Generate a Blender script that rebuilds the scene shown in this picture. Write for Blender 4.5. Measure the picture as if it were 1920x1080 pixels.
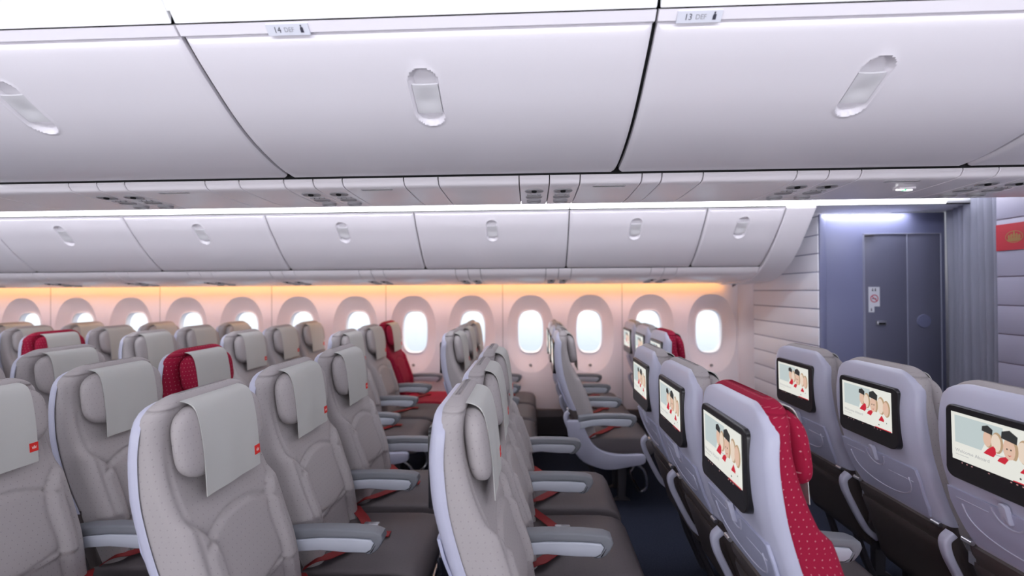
import bpy, bmesh, math, random
from mathutils import Vector, Matrix
PI = math.pi
for o in list(bpy.data.objects): bpy.data.objects.remove(o)
sc = bpy.context.scene
C = sc.collection
# ------------------------------------------------------------------ camera
F_PX, YAW, PIT, ROL, CZ = 839.0, 0.0421, 0.0062, -0.0064, 1.4805
cd = bpy.data.cameras.new('camera'); cam = bpy.data.objects.new('camera', cd); C.objects.link(cam)
cd.sensor_width = 36; cd.lens = F_PX/1920*36; cd.clip_start = .02
Fv = Vector((-math.sin(YAW), math.cos(YAW), 0)); Rv = Vector((math.cos(YAW), math.sin(YAW), 0)); Uv = Vector((0, 0, 1))
Fv, Uv = math.cos(PIT)*Fv+math.sin(PIT)*Uv, math.cos(PIT)*Uv-math.sin(PIT)*Fv
Rv, Uv = math.cos(ROL)*Rv+math.sin(ROL)*Uv, math.cos(ROL)*Uv-math.sin(ROL)*Rv
M = Matrix((Rv, Uv, -Fv)).transposed().to_4x4(); M.translation = (0, 0, CZ)
cam.matrix_world = M
cd.dof.use_dof = True; cd.dof.focus_distance = 1.55; cd.dof.aperture_fstop = 1.5
sc.camera = cam
vs = sc.view_settings
sc.display_settings.display_device = 'sRGB'
vs.view_transform = 'Standard'; vs.look = 'None'; vs.gamma = 1; vs.use_curve_mapping = False
vs.exposure = 0.0
# ------------------------------------------------------------------ daylight outside the windows
w = bpy.data.worlds.new('sky'); sc.world = w; w.use_nodes = True
nt = w.node_tree; bg = nt.nodes['Background']
tc = nt.nodes.new('ShaderNodeTexCoord'); sx = nt.nodes.new('ShaderNodeSeparateXYZ')
mr = nt.nodes.new('ShaderNodeMapRange'); rp = nt.nodes.new('ShaderNodeValToRGB')
mr.inputs[1].default_value = -.16; mr.inputs[2].default_value = .02
nt.links.new(tc.outputs['Generated'], sx.inputs[0]); nt.links.new(sx.outputs[2], mr.inputs[0])
nt.links.new(mr.outputs[0], rp.inputs[0]); nt.links.new(rp.outputs[0], bg.inputs[0])
rp.color_ramp.elements[0].color = (.40, .455, .53, 1); rp.color_ramp.elements[1].color = (1, 1, 1, 1)
e = rp.color_ramp.elements.new(.45); e.color = (.58, .61, .64, 1)
bg.inputs[1].default_value = 2.0
# ------------------------------------------------------------------ ceiling and sidewall lamps, plus added fills
def area(name, loc, sx_, sy_, power, col, direction=(0, 0, -1), spread=180, label=None):
    l = bpy.data.lights.new(name, 'AREA'); l.shape = 'RECTANGLE'; l.size = sx_; l.size_y = sy_
    l.energy = power; l.color = col; l.spread = math.radians(spread)
    o = bpy.data.objects.new(name, l); C.objects.link(o); o.location = loc
    z = -Vector(direction).normalized(); x = Vector((1, 0, 0)); y = z.cross(x)
    m = Matrix((x, y, z)).transposed().to_4x4(); m.translation = loc; o.matrix_world = m
    return o
COOL = (.925, .935, 1)
area('near_cove_lamp', (-1.6, .53, 2.15), 9.6, .06, 31, COOL, (0, .9, -.25))
area('near_cove_lamp', (-1.6, 1.02, 2.215), 9.0, .05, 30, COOL, (0, -.6, -.8))
area('far_cove_lamp', (-1.6, 2.61, 2.17), 9.2, .05, 29, COOL, (0, .9, -.25))
area('far_cove_lamp', (-1.6, 3.09, 2.18), 9.2, .05, 26, COOL, (0, -.6, -.8))
area('sidewall_wash_lamp', (-2.1, 4.53, 1.59), 8.1, .03, 5.6, (1, .41, .05), (0, .6, -1), 90)
area('sidewall_pink_fill', (-2.1, 4.37, 1.590), 8.1, .03, 6.5, (1, .80, .92), (0, .38, -1), 80)  # pinkish fill added to brighten the wall below the amber wash
for k in range(-1, 15):   # fill lamps added at assumed windows behind the camera, lifting the bin undersides
    area('near_side_fill', (-5.4847+.6087*k, -.94, 1.06), .27, .45, 8.8, (.94, .95, 1), (0, 1, .35))

# ------------------------------------------------------------------ materials
def mat(name, col, rough=.5, metal=0, emis=None, es=1, coat=0, noise=0, spec=.5):
    m = bpy.data.materials.new(name); m.use_nodes = True; b = m.node_tree.nodes['Principled BSDF']
    b.inputs['Base Color'].default_value = (*col, 1); b.inputs['Roughness'].default_value = rough
    b.inputs['Metallic'].default_value = metal; b.inputs['Coat Weight'].default_value = coat
    b.inputs['Specular IOR Level'].default_value = spec
    if emis: b.inputs['Emission Color'].default_value = (*emis, 1); b.inputs['Emission Strength'].default_value = es
    if noise:
        n = m.node_tree.nodes.new('ShaderNodeTexNoise'); n.inputs['Scale'].default_value = noise
        t = m.node_tree.nodes.new('ShaderNodeTexCoord'); bp = m.node_tree.nodes.new('ShaderNodeBump')
        bp.inputs['Strength'].default_value = .12; bp.inputs['Distance'].default_value = .001
        m.node_tree.links.new(t.outputs['Object'], n.inputs['Vector'])
        m.node_tree.links.new(n.outputs[0], bp.inputs['Height']); m.node_tree.links.new(bp.outputs[0], b.inputs['Normal'])
    return m
def fabric(name, col, dot, pitch=.019, rad=.11, rough=.85):
    """woven cloth with a staggered grid of small dots laid out in metres (UV)"""
    m = mat(name, col, rough, spec=.25); n = m.node_tree.nodes; L = m.node_tree.links; b = n['Principled BSDF']
    uv = n.new('ShaderNodeUVMap'); s = n.new('ShaderNodeSeparateXYZ'); L.new(uv.outputs[0], s.inputs[0])
    def math_(op, a, bb=None):
        k = n.new('ShaderNodeMath'); k.operation = op
        for i, v in enumerate((a, bb)):
            if v is None: continue
            if isinstance(v, (int, float)): k.inputs[i].default_value = v
            else: L.new(v, k.inputs[i])
        return k.outputs[0]
    u = math_('DIVIDE', s.outputs[0], pitch); v = math_('DIVIDE', s.outputs[1], pitch)
    row = math_('FLOOR', v); odd = math_('MULTIPLY', math_('MODULO', math_('ADD', row, 1000), 2), .5)
    fu = math_('SUBTRACT', math_('FRACT', math_('ADD', u, odd)), .5); fv = math_('SUBTRACT', math_('FRACT', v), .5)
    fu = math_('MULTIPLY', fu, 1.5)
    d = math_('SQRT', math_('ADD', math_('MULTIPLY', fu, fu), math_('MULTIPLY', fv, fv)))
    k = math_('LESS_THAN', d, rad)
    mx = n.new('ShaderNodeMix'); mx.data_type = 'RGBA'; L.new(k, mx.inputs[0])
    mx.inputs[6].default_value = (*col, 1); mx.inputs[7].default_value = (*dot, 1)
    L.new(mx.outputs[2], b.inputs['Base Color'])
    ns = n.new('ShaderNodeTexNoise'); ns.inputs['Scale'].default_value = 900; L.new(uv.outputs[0], ns.inputs['Vector'])
    bp = n.new('ShaderNodeBump'); bp.inputs['Strength'].default_value = .15; bp.inputs['Distance'].default_value = .0006
    L.new(ns.outputs[0], bp.inputs['Height']); L.new(bp.outputs[0], b.inputs['Normal'])
    return m
M_ = dict(
    grey=fabric('grey_cloth', (.395, .365, .37), (.285, .262, .268), rad=.10),
    red=fabric('crimson_cloth', (.30, .006, .036), (.58, .24, .28), rad=.105),
    seat=fabric('taupe_leather', (.135, .118, .125), (.115, .10, .105), rough=.5),
    redseat=fabric('crimson_cushion', (.42, .006, .035), (.6, .2, .25), rough=.6),
    cover=mat('white_cover', (.50, .50, .485), .9, noise=600, spec=.2),
    tab=mat('red_tab', (.70, .02, .015), .7), tabmark=mat('tab_mark', (.85, .45, .42), .7),
    shell=mat('lavender_plastic', (.48, .485, .61), .38, noise=800),
    tray=mat('tray_plastic', (.44, .455, .61), .36, noise=800),
    bezel=mat('black_bezel', (.012, .011, .013), .28),
    arm=mat('grey_armrest', (.20, .21, .24), .5), armin=mat('pale_armrest_insert', (.52, .55, .63), .32),
    steel=mat('satin_steel', (.75, .75, .78), .28, 1), leather=mat('brown_leather', (.075, .06, .058), .48, noise=300),
    frame=mat('dark_frame', (.06, .055, .065), .5, .3), belt=mat('red_webbing', (.26, .010, .013), .65, noise=900),
    bin=mat('white_bin_plastic', (.74, .71, .76), .34, coat=.1, noise=500), gap=mat('black_gap', (.004, .004, .005), .9),
    binin=mat('latch_plastic', (.66, .65, .68), .3), psu=mat('service_plastic', (.88, .84, .88), .25),
    psud=mat('grey_vent', (.32, .31, .33), .4),
    wall=mat('sidewall_plastic', (.82, .76, .81), .5, noise=400), frm=mat('window_frame_plastic', (.86, .88, .93), .35),
    ceil=mat('ceiling_white', (.85, .85, .87), .5),
    strip=mat('cove_light_lens', (1, 1, 1), .5, emis=(.97, .97, 1), es=2.5),
    ostrip=mat('amber_light_lens', (1, .8, .5), .5, emis=(1, .55, .16), es=3.2),
    bulk=mat('bulkhead_panel', (.86, .86, .93), .45), bulkc=mat('centre_bulkhead_panel', (.34, .33, .43), .45), groove=mat('bulkhead_groove', (.18, .15, .20), .6),
    lav=mat('blue_grey_laminate', (.155, .165, .28), .35), lavd=mat('blue_door_laminate', (.115, .118, .175), .33),
    lavt=mat('door_trim', (.26, .27, .36), .3), logo_red=mat('red_sign', (.42, .018, .035), .5), gold=mat('gold_mark', (.30, .16, .05), .5),
    curtain=mat('curtain_cloth', (.22, .225, .29), .9, noise=400),
    white=mat('white_label', (.60, .61, .68), .5), ink=mat('dark_ink', (.03, .03, .05), .6), pale_ink=mat('pale_ink', (.25, .25, .28), .6),
    sign_red=mat('sign_red', (.45, .05, .10), .5),
    lit=mat('reflection_white', (1, 1, 1), .5, emis=(1, 1, 1), es=3), green=mat('reflection_green', (.1, .8, .3), .5, emis=(.05, .6, .2), es=1.2),
    s_white=mat('screen_white', (.02, .02, .02), .4, emis=(.80, .80, .74), es=.95),
    s_sky=mat('screen_pale_blue', (.02, .02, .02), .4, emis=(.52, .60, .60), es=.95),
    s_skin=mat('screen_skin', (.02, .02, .02), .4, emis=(.74, .50, .38), es=.95),
    s_skin2=mat('screen_light_skin', (.02, .02, .02), .4, emis=(.80, .66, .54), es=.95),
    s_hair=mat('screen_hair', (.02, .02, .02), .4, emis=(.50, .34, .20), es=.9),
    s_dark=mat('screen_dark_hat', (.02, .02, .02), .4, emis=(.02, .022, .022), es=.9),
    s_red=mat('screen_red', (.02, .02, .02), .4, emis=(.55, .01, .03), es=1),
    s_grey=mat('screen_text', (.02, .02, .02), .4, emis=(.40, .40, .42), es=.9))
# carpet
m = mat('navy_carpet', (.027, .027, .05), .95, spec=.1); M_['carpet'] = m
n = m.node_tree.nodes; t = n.new('ShaderNodeTexCoord'); ns = n.new('ShaderNodeTexNoise'); ns.inputs['Scale'].default_value = 140
r = n.new('ShaderNodeValToRGB'); r.color_ramp.elements[0].color = (.012, .016, .030, 1); r.color_ramp.elements[1].color = (.045, .052, .08, 1)
m.node_tree.links.new(t.outputs['Object'], ns.inputs[0]); m.node_tree.links.new(ns.outputs[0], r.inputs[0]); m.node_tree.links.new(r.outputs[0], n['Principled BSDF'].inputs['Base Color'])
# clear window pane
m = bpy.data.materials.new('window_glass'); m.use_nodes = True; n = m.node_tree.nodes; n.clear()
o_ = n.new('ShaderNodeOutputMaterial'); mx = n.new('ShaderNodeMixShader'); tr = n.new('ShaderNodeBsdfTransparent'); gl = n.new('ShaderNodeBsdfGlossy')
tr.inputs[0].default_value = (.97, .985, 1, 1); gl.inputs['Roughness'].default_value = .05; mx.inputs[0].default_value = .05
m.node_tree.links.new(tr.outputs[0], mx.inputs[1]); m.node_tree.links.new(gl.outputs[0], mx.inputs[2]); m.node_tree.links.new(mx.outputs[0], o_.inputs[0])
M_['glass'] = m

# ------------------------------------------------------------------ helpers
def obj(name, bm, mats, parent=None, smooth=True, recalc=True):
    if recalc: bmesh.ops.recalc_face_normals(bm, faces=bm.faces)
    me = bpy.data.meshes.new(name); bm.to_mesh(me); bm.free()
    for x in (mats if isinstance(mats, (list, tuple)) else [mats]): me.materials.append(M_[x])
    if smooth is True: me.polygons.foreach_set('use_smooth', [True]*len(me.polygons))
    o = bpy.data.objects.new(name, me); C.objects.link(o); o.parent = parent
    if smooth == 'auto':
        me.polygons.foreach_set('use_smooth', [True]*len(me.polygons))
        b2 = bmesh.new(); b2.from_mesh(me)
        for e_ in b2.edges:
            if len(e_.link_faces) == 2 and e_.calc_face_angle() > .6: e_.smooth = False
        b2.to_mesh(me); b2.free()
    return o
def empty(name, loc=(0, 0, 0)):
    o = bpy.data.objects.new(name, None); C.objects.link(o); o.location = loc; o.empty_display_size = .1; return o
def tag(o, label, cat, group=None):
    o['label'] = label; o['category'] = cat
    if group: o['group'] = group
    return o
def struct(o): o['kind'] = 'structure'; return o
def pl(pts, x):
    """smooth interpolation through (x, v...) points"""
    if x <= pts[0][0]: return pts[0][1:]
    if x >= pts[-1][0]: return pts[-1][1:]
    for i in range(len(pts)-1):
        if pts[i][0] <= x <= pts[i+1][0]: break
    p0 = pts[max(i-1, 0)]; p1 = pts[i]; p2 = pts[i+1]; p3 = pts[min(i+2, len(pts)-1)]
    h = p2[0]-p1[0]; t = (x-p1[0])/h; r = []
    for k in range(1, len(p1)):
        m1 = (p2[k]-p0[k])/(p2[0]-p0[0]); m2 = (p3[k]-p1[k])/(p3[0]-p1[0])
        r.append((2*t**3-3*t*t+1)*p1[k]+(t**3-2*t*t+t)*h*m1+(-2*t**3+3*t*t)*p2[k]+(t**3-t*t)*h*m2)
    return r
def loft(bm, rings, closed=True, caps=True, uvs=None, mi=0):
    """rings of equal vertex count joined; uvs: matching list of (u,v) rings"""
    V = [[bm.verts.new(p) for p in r] for r in rings]; n = len(rings[0]); lay = bm.loops.layers.uv.verify()
    m_ = n if closed else n-1
    for i in range(len(V)-1):
        for j in range(m_):
            k = (j+1) % n
            f = bm.faces.new((V[i][j], V[i][k], V[i+1][k], V[i+1][j])); f.material_index = mi
            if uvs:
                uk = uvs[i][k] if k else uvs[i][-1]; uk2 = uvs[i+1][k] if k else uvs[i+1][-1]
                for lp, q in zip(f.loops, (uvs[i][j], uk, uk2, uvs[i+1][j])): lp[lay].uv = q
    if caps and closed:
        for r in (V[0], V[-1]):
            try: f = bm.faces.new(r); f.material_index = mi
            except ValueError: pass
    return V
def box(bm, a, b, bev=0, mi=0, seg=2):
    r = bmesh.ops.create_cube(bm, size=1); vs_ = r['verts']
    for v in vs_: v.co = Vector([(a[i]+b[i])/2+v.co[i]*(b[i]-a[i]) for i in range(3)])
    fs = {f for v in vs_ for f in v.link_faces}
    for f in fs: f.material_index = mi
    if bev:
        es = list({e_ for v in vs_ for e_ in v.link_edges})
        r = bmesh.ops.bevel(bm, geom=es, offset=bev, segments=seg, affect='EDGES', profile=.5)
        for f in r['faces']: f.material_index = mi
def prism(bm, poly, y0, y1, bev=0, mi=0, axis='y', seg=2):
    """polygon (a,b) in the plane, extruded along the axis"""
    def P(a, b, t): return (a, t, b) if axis == 'y' else ((a, b, t) if axis == 'z' else (t, a, b))
    A = [bm.verts.new(P(a, b, y0)) for a, b in poly]; B = [bm.verts.new(P(a, b, y1)) for a, b in poly]; n = len(poly)
    fs = [bm.faces.new(A), bm.faces.new(B[::-1])]
    caps = list(fs[0].edges)+list(fs[1].edges)
    for i in range(n): fs.append(bm.faces.new((A[i], B[i], B[(i+1) % n], A[(i+1) % n])))
    for f in fs: f.material_index = mi
    if bev:
        bmesh.ops.recalc_face_normals(bm, faces=fs)
        r = bmesh.ops.bevel(bm, geom=caps, offset=bev, segments=seg, affect='EDGES', profile=.5)
        for f in r['faces']: f.material_index = mi
def tube(bm, pts, r, seg=10, mi=0, flat=None, up=(0, 0, 1)):
    """round tube, or a flat ribbon when flat=(width, thickness)"""
    pts = [Vector(p) for p in pts]; rings = []
    for i, p in enumerate(pts):
        t = (pts[min(i+1, len(pts)-1)]-pts[max(i-1, 0)]).normalized()
        a = t.cross(Vector(up))
        if a.length < 1e-4: a = t.cross(Vector((0, 1, 0)))
        a.normalize(); b = a.cross(t)
        if flat: w_, h_ = flat; rings.append([p+a*w_/2*sx_+b*h_/2*sz_ for sx_, sz_ in ((-1, -1), (1, -1), (1, 1), (-1, 1))])
        else: rings.append([p+(a*math.cos(q)+b*math.sin(q))*r for q in [2*PI*k/seg for k in range(seg)]])
    loft(bm, rings, mi=mi)
def smooth_path(pts, n=6):
    out = []
    k = [(i, *p) for i, p in enumerate(pts)]
    for i in range((len(pts)-1)*n+1): out.append(tuple(pl(k, i/n)))
    return out
def rrect(w_, h_, r_, seg=5):
    """rounded rectangle outline, centred, ccw"""
    o_ = []
    for cx, cy, a0 in ((w_/2-r_, h_/2-r_, 0), (-w_/2+r_, h_/2-r_, 90), (-w_/2+r_, -h_/2+r_, 180), (w_/2-r_, -h_/2+r_, 270)):
        for k in range(seg+1):
            a = math.radians(a0+90*k/seg); o_.append((cx+r_*math.cos(a), cy+r_*math.sin(a)))
    return o_
def text_faces(body, size, xf, mi=0, bm=None, align='LEFT', depth=0.0):
    """letters as flat faces; xf maps (u, v) to 3D"""
    cu = bpy.data.curves.new('t', 'FONT'); cu.body = body; cu.size = size; cu.align_x = align; cu.resolution_u = 3
    o = bpy.data.objects.new('t', cu); C.objects.link(o); bpy.context.view_layer.update()
    me = bpy.data.meshes.new_from_object(o.evaluated_get(bpy.context.evaluated_depsgraph_get()))
    bpy.data.objects.remove(o)
    vs_ = [bm.verts.new(xf(v.co.x, v.co.y)) for v in me.vertices]
    for p in me.polygons:
        try: f = bm.faces.new([vs_[i] for i in p.vertices]); f.material_index = mi
        except ValueError: pass
    bpy.data.meshes.remove(me)
def flat_poly(bm, pts, xf, mi):
    f = bm.faces.new([bm.verts.new(xf(u, v)) for u, v in pts]); f.material_index = mi
def ell(cx, cy, rx, ry, n=20, a0=0, a1=360): return [(cx+rx*math.cos(math.radians(a0+(a1-a0)*k/n)), cy+ry*math.sin(math.radians(a0+(a1-a0)*k/n))) for k in range(n+(1 if a1-a0 < 360 else 0))]

# ------------------------------------------------------------------ the cabin shell
XR, XF = -6.6, 3.7
bm = bmesh.new(); box(bm, (XR, -1.0, -.05), (XF, 4.75, 0)); struct(obj('floor', bm, 'carpet', smooth=False))
# window side wall: one panel per window bay, each with its funnel shaped recess
W0, WP, YW = -5.4847, .6087, 4.60
def outline(hw, hh, n, zc, pw=2.6):
    r = []
    for k in range(n):
        a = 2*PI*k/n+PI/n*0; c_, s_ = math.cos(a), math.sin(a)
        r.append((math.copysign(abs(c_)**(2/pw), c_)*hw, zc+math.copysign(abs(s_)**(2/pw), s_)*hh))
    return r
NW = 64
glass_o = outline(.138, .228, NW, 1.052, 3.0)
def wall_bay(bm, cx, hw=WP/2-.0):
    zt, zb = 1.62, .10; g = []
    for k in range(NW):
        a = 2*PI*k/NW; c_, s_ = math.cos(a), math.sin(a)
        zc = 1.04
        t = min(hw/abs(c_) if abs(c_) > 1e-6 else 9, ((zt-zc) if s_ > 0 else (zc-zb))/abs(s_) if abs(s_) > 1e-6 else 9)
        g.append((c_*t, zc+s_*t))
    # exact corners
    for cx_, cz_ in ((hw, zt), (-hw, zt), (-hw, zb), (hw, zb)):
        k = min(range(NW), key=lambda i: (g[i][0]-cx_)**2+(g[i][1]-cz_)**2); g[k] = (cx_, cz_)
    o0 = outline(.242, .40, NW, 1.035, 2.35); o1 = outline(.236, .392, NW, 1.037, 2.35)
    o2 = outline(.205, .335, NW, 1.043, 2.5); o3 = outline(.158, .258, NW, 1.052, 2.8)
    rings = [[(cx+x, YW+d, z) for x, z in o_] for o_, d in ((g, 0), (o0, 0), (o1, .005), (o2, .038), (o3, .072), (glass_o, .078))]
    loft(bm, rings, caps=False)
bays = list(range(-2, 13))
bm = bmesh.new()
for i in bays: wall_bay(bm, W0+WP*i)
xe = W0+WP*12.5; xs = W0+WP*(-2.5)
def quad(bm, a, b, c, d, mi=0): f = bm.faces.new([bm.verts.new(q) for q in (a, b, c, d)]); f.material_index = mi
quad(bm, (xe, YW, .1), (xe+.07, YW, .1), (xe+.07, YW, 1.62), (xe, YW, 1.62))
quad(bm, (XR, YW, .1), (xs, YW, .1), (xs, YW, 1.62), (XR, YW, 1.62))
quad(bm, (XR, YW, .1), (xe+.07, YW, .1), (xe+.07, YW+.0, 0), (XR, YW+.0, 0))
quad(bm, (XR, YW, 1.62), (xe+.5, YW, 1.62), (xe+.5, 4.2, 1.72), (XR, 4.2, 1.72))
quad(bm, (xe+.07, YW, 0), (XF, YW, 0), (XF, YW, 1.62), (xe+.07, YW, 1.62))
for f in bm.faces: pass
bmesh.ops.remove_doubles(bm, verts=bm.verts, dist=.0004)
wall = struct(obj('wall_window_side', bm, 'wall', smooth='auto'))
# dark narrow joints between wall panels, every second bay
for i in range(-1, 13, 2):
    x = W0+WP*(i-.5)+.02
    bm = bmesh.new(); box(bm, (x-.003, YW-.0015, .2), (x+.003, YW+.003, 1.60)); struct(obj('trim_wall_joint', bm, 'psud', smooth=False))
# dado rail and floor trim
bm = bmesh.new(); prism(bm, [(YW-.05, .02), (YW-.045, .20), (YW-.02, .26), (YW+.0, .27), (YW+.0, .02)], XR, xe+.07, axis='x')
struct(obj('baseboard_window_side', bm, 'frame', smooth=False))
wn = 0
for i in bays:
    wn += 1; cx = W0+WP*i; bm = bmesh.new()
    rings = []
    for s_, d in ((1.0, .077), (.985, .069), (.955, .071), (.94, .083), (.93, .13)):
        rings.append([(cx+x*s_*(1.0), YW+d, 1.052+(z-1.052)*s_) for x, z in glass_o])
    loft(bm, rings, caps=False); f = struct(obj('window_%d' % wn, bm, 'frm'))
    bm = bmesh.new(); loft(bm, [[(cx+x*.93, YW+.128, 1.052+(z-1.052)*.93) for x, z in glass_o], [(cx+x*.93, YW+.132, 1.052+(z-1.052)*.93) for x, z in glass_o]])
    obj('pane', bm, 'glass', f, smooth=False)
    bm = bmesh.new(); bmesh.ops.create_cone(bm, segments=20, radius1=.016, radius2=.013, depth=.008, cap_ends=True)
    for v in bm.verts: v.co = Vector((cx+v.co.x, YW+.004-v.co.z, .715+v.co.y))
    obj('dimmer_button', bm, 'psud', f, smooth='auto')
# hidden outer skin so that only the windows let daylight in
# near side wall behind the photographer, with its closed bin profile, and the ends
nearp = [(3.64-4.6, 0), (3.64-4.6, 1.60), (3.64-4.25, 1.56), (3.64-3.8, 1.56), (3.64-3.53, 1.64), (3.64-3.38, 1.76), (3.64-3.26, 1.89), (.49, 2.04), (.50, 2.10)]
bm = bmesh.new(); loft(bm, [[(x, y, z) for y, z in nearp] for x in (XR, XF)], closed=False); struct(obj('wall_near_side', bm, 'bin', smooth='auto'))
bm = bmesh.new(); box(bm, (XR-.05, -1, 0), (XR, 4.75, 2.5)); struct(obj('wall_rear', bm, 'bulk', smooth=False))
bm = bmesh.new(); box(bm, (XF, -1, 0), (XF+.05, 4.75, 2.5)); struct(obj('wall_front', bm, 'bulk', smooth=False))
# ceiling arches over both aisles
def arch(y0, z0, y1, z1, h, n=14):
    return [(y0+(y1-y0)*k/n, z0+(z1-z0)*k/n+h*math.sin(PI*k/n)**.6) for k in range(n+1)]
for nm, pts in (('ceiling_near_aisle', arch(.50, 2.10, 1.045, 2.165, .19)), ('ceiling_far_aisle', arch(2.58, 2.14, 3.13, 2.115, .17))):
    bm = bmesh.new(); loft(bm, [[(x, y, z) for y, z in pts] for x in (XR, XF)], closed=False); struct(obj(nm, bm, 'ceil'))
bm = bmesh.new(); box(bm, (XR, -1.0, 2.42), (XF, 4.8, 2.47)); struct(obj('ceiling_crown', bm, 'gap', smooth=False))

# ------------------------------------------------------------------ overhead bins
def resample(prof, n):
    k = [(i, *p) for i, p in enumerate(prof)]; d = [tuple(pl(k, i*(len(prof)-1)/400)) for i in range(401)]
    L_ = [0]
    for i in range(400): L_.append(L_[-1]+math.dist(d[i], d[i+1]))
    tot = L_[-1]
    def at(s):
        s = max(0, min(tot, s)); lo = 0
        while lo < 399 and L_[lo+1] < s: lo += 1
        t = (s-L_[lo])/max(1e-9, L_[lo+1]-L_[lo]); p = [d[lo][j]+(d[lo+1][j]-d[lo][j])*t for j in (0, 1)]
        a, b = d[max(lo-3, 0)], d[min(lo+4, 400)]; T = (b[0]-a[0], b[1]-a[1]); l = math.hypot(*T)
        return p, (T[1]/l, -T[0]/l)
    return at, tot
NEARP = [(1.085, 2.121), (1.12, 2.092), (1.18, 2.05), (1.275, 1.99), (1.377, 1.943), (1.50, 1.908), (1.60, 1.895)]
FARP = [(3.15, 2.035), (3.205, 1.955), (3.262, 1.888), (3.322, 1.818), (3.385, 1.755), (3.45, 1.70), (3.515, 1.652)]
def sd_stadium(x, s, hw, hl):
    q = max(abs(s)-(hl-hw), 0); return math.hypot(x, q)-hw
def make_bin(prof, x0, x1, latch_y, gap=.012, name='overhead_bin', fine=True, latch=True):
    at, tot = resample(prof, 0); root = empty(name, ((x0+x1)/2, prof[-1][0], prof[-1][1]))
    ox, oy, oz = root.location; cx = (x0+x1)/2; hw = (x1-x0)/2-gap/2
    sl = min(range(401), key=lambda i: abs(at(tot*i/400)[0][0]-latch_y))*tot/400
    # grid coordinates, finer round the latch
    def coords(lo, hi, c, r, fine_step, coarse):
        out = [lo, lo+.004, lo+.010, lo+.018]; v = lo+.03
        while v < hi-.03:
            out.append(v); v += fine_step if abs(v-c) < r+fine_step else min(coarse, max(fine_step, abs(abs(v-c)-r)*.6+fine_step))
        return out+[hi-.018, hi-.010, hi-.004, hi]
    xsn = coords(-hw, hw, 0, .055, .005, .08); ssn = coords(0, tot, sl, .092, .005, .03)
    bm = bmesh.new(); V = []; R_ = .022
    for s in ssn:
        p, nrm = at(s); row = []
        de = tot-s; ins = 0
        if de < R_: ins = R_-math.sqrt(max(0, R_*R_-(R_-de)**2))
        for x in xsn:
            xx = x*(hw-ins)/hw
            e_ = min(hw-abs(x), s, tot-s)
            h = -.009*(1-min(1, e_/.018))**2
            if latch:
                sd = sd_stadium(x, s-sl, .041, .088)
                h += -.019*min(1, max(0, (.0-sd)/.010)) + .0022*math.exp(-((sd-.003)/.0035)**2)
            row.append(bm.verts.new((xx, p[0]+nrm[0]*h-oy, p[1]+nrm[1]*h-oz)))
        V.append(row)
    for i in range(len(V)-1):
        for j in range(len(xsn)-1): bm.faces.new((V[i][j], V[i][j+1], V[i+1][j+1], V[i+1][j]))
    # returns at the edges
    def back(row, s, nrm, edge):
        p, nr = at(s); return [bm.verts.new((v.co.x, v.co.y-nr[0]*.02, v.co.z-nr[1]*.02)) for v in row]
    for row, s in ((V[0], 0), (V[-1], tot)):
        b = back(row, s, None, 0)
        for j in range(len(row)-1): bm.faces.new((row[j], b[j], b[j+1], row[j+1]))
    for jj in (0, -1):
        col = [r_[jj] for r_ in V]; b = []
        for v, s in zip(col, ssn):
            nr = at(s)[1]; b.append(bm.verts.new((v.co.x, v.co.y-nr[0]*.02, v.co.z-nr[1]*.02)))
        for j in range(len(col)-1): bm.faces.new((col[j], b[j], b[j+1], col[j+1]))
    door = obj('bin_door', bm, 'bin', root, smooth='auto')
    # dark housing behind the door
    bm = bmesh.new(); r0 = []
    for k in range(13):
        p, nr = at(tot*k/12); r0.append((p[0]-nr[0]*.022-oy, p[1]-nr[1]*.022-oz))
    sgn = 1
    bp = r0+[(r0[-1][0]+.01, r0[-1][1]+.06), (r0[-1][0]+.01, r0[0][1]+.02), (r0[0][0]+.03, r0[0][1]+.02)]
    loft(bm, [[(x, y, z) for y, z in bp] for x in (-(x1-x0)/2, (x1-x0)/2)]); obj('bin_body', bm, 'gap', root, smooth=False)
    if latch:
        bm = bmesh.new(); g = []
        for (sa, sb, base, bulge) in ((sl-.040, sl+.050, -.0055, 1),):
            n1, n2 = 14, 14
            for i in range(n1+1):
                row = []; s = sa+(sb-sa)*i/n1; p, nr = at(s)
                for j in range(n2+1):
                    u = -1+2*j/n2; x = u*.0355
                    h = base+.0035*math.exp(-((s-sa)/.018)**2)*(1-u*u) - .004*math.exp(-((s-(sa+.052))/.02)**2)*(1-u*u)
                    row.append(bm.verts.new((x, p[0]+nr[0]*h-oy, p[1]+nr[1]*h-oz)))
                g.append(row)
            for i in range(n1):
                for j in range(n2): bm.faces.new((g[i][j], g[i][j+1], g[i+1][j+1], g[i+1][j]))
            r = bmesh.ops.extrude_edge_only(bm, edges=[e_ for e_ in bm.edges if len(e_.link_faces) == 1])
            nr = at(sl)[1]
            for v in r['geom']:
                if isinstance(v, bmesh.types.BMVert): v.co += Vector((0, -nr[0]*.007, -nr[1]*.007))
        obj('latch', bm, 'binin', door, smooth='auto')
    return root, at, tot
near_edges = [-3.23, -2.052, -.874, .304, 1.484, 2.662]
near_lab = ['large overhead bin at the left edge of the near row, left of bin 14',
            'large overhead bin with the row 14 placard, middle of the near row',
            'large overhead bin with the row 13 placard, right of bin 14',
            'large overhead bin at the far right edge of the near row, beyond bin 13']
def rail(root, x0, x1, prof, cx):
    ox, oy, oz = root.location; bm = bmesh.new()
    prism(bm, [(y-oy, z-oz) for y, z in prof], x0-ox+.003, x1-ox-.003, bev=.0015, axis='x')
    return obj('top_rail', bm, 'bin', root, smooth='auto')
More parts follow.
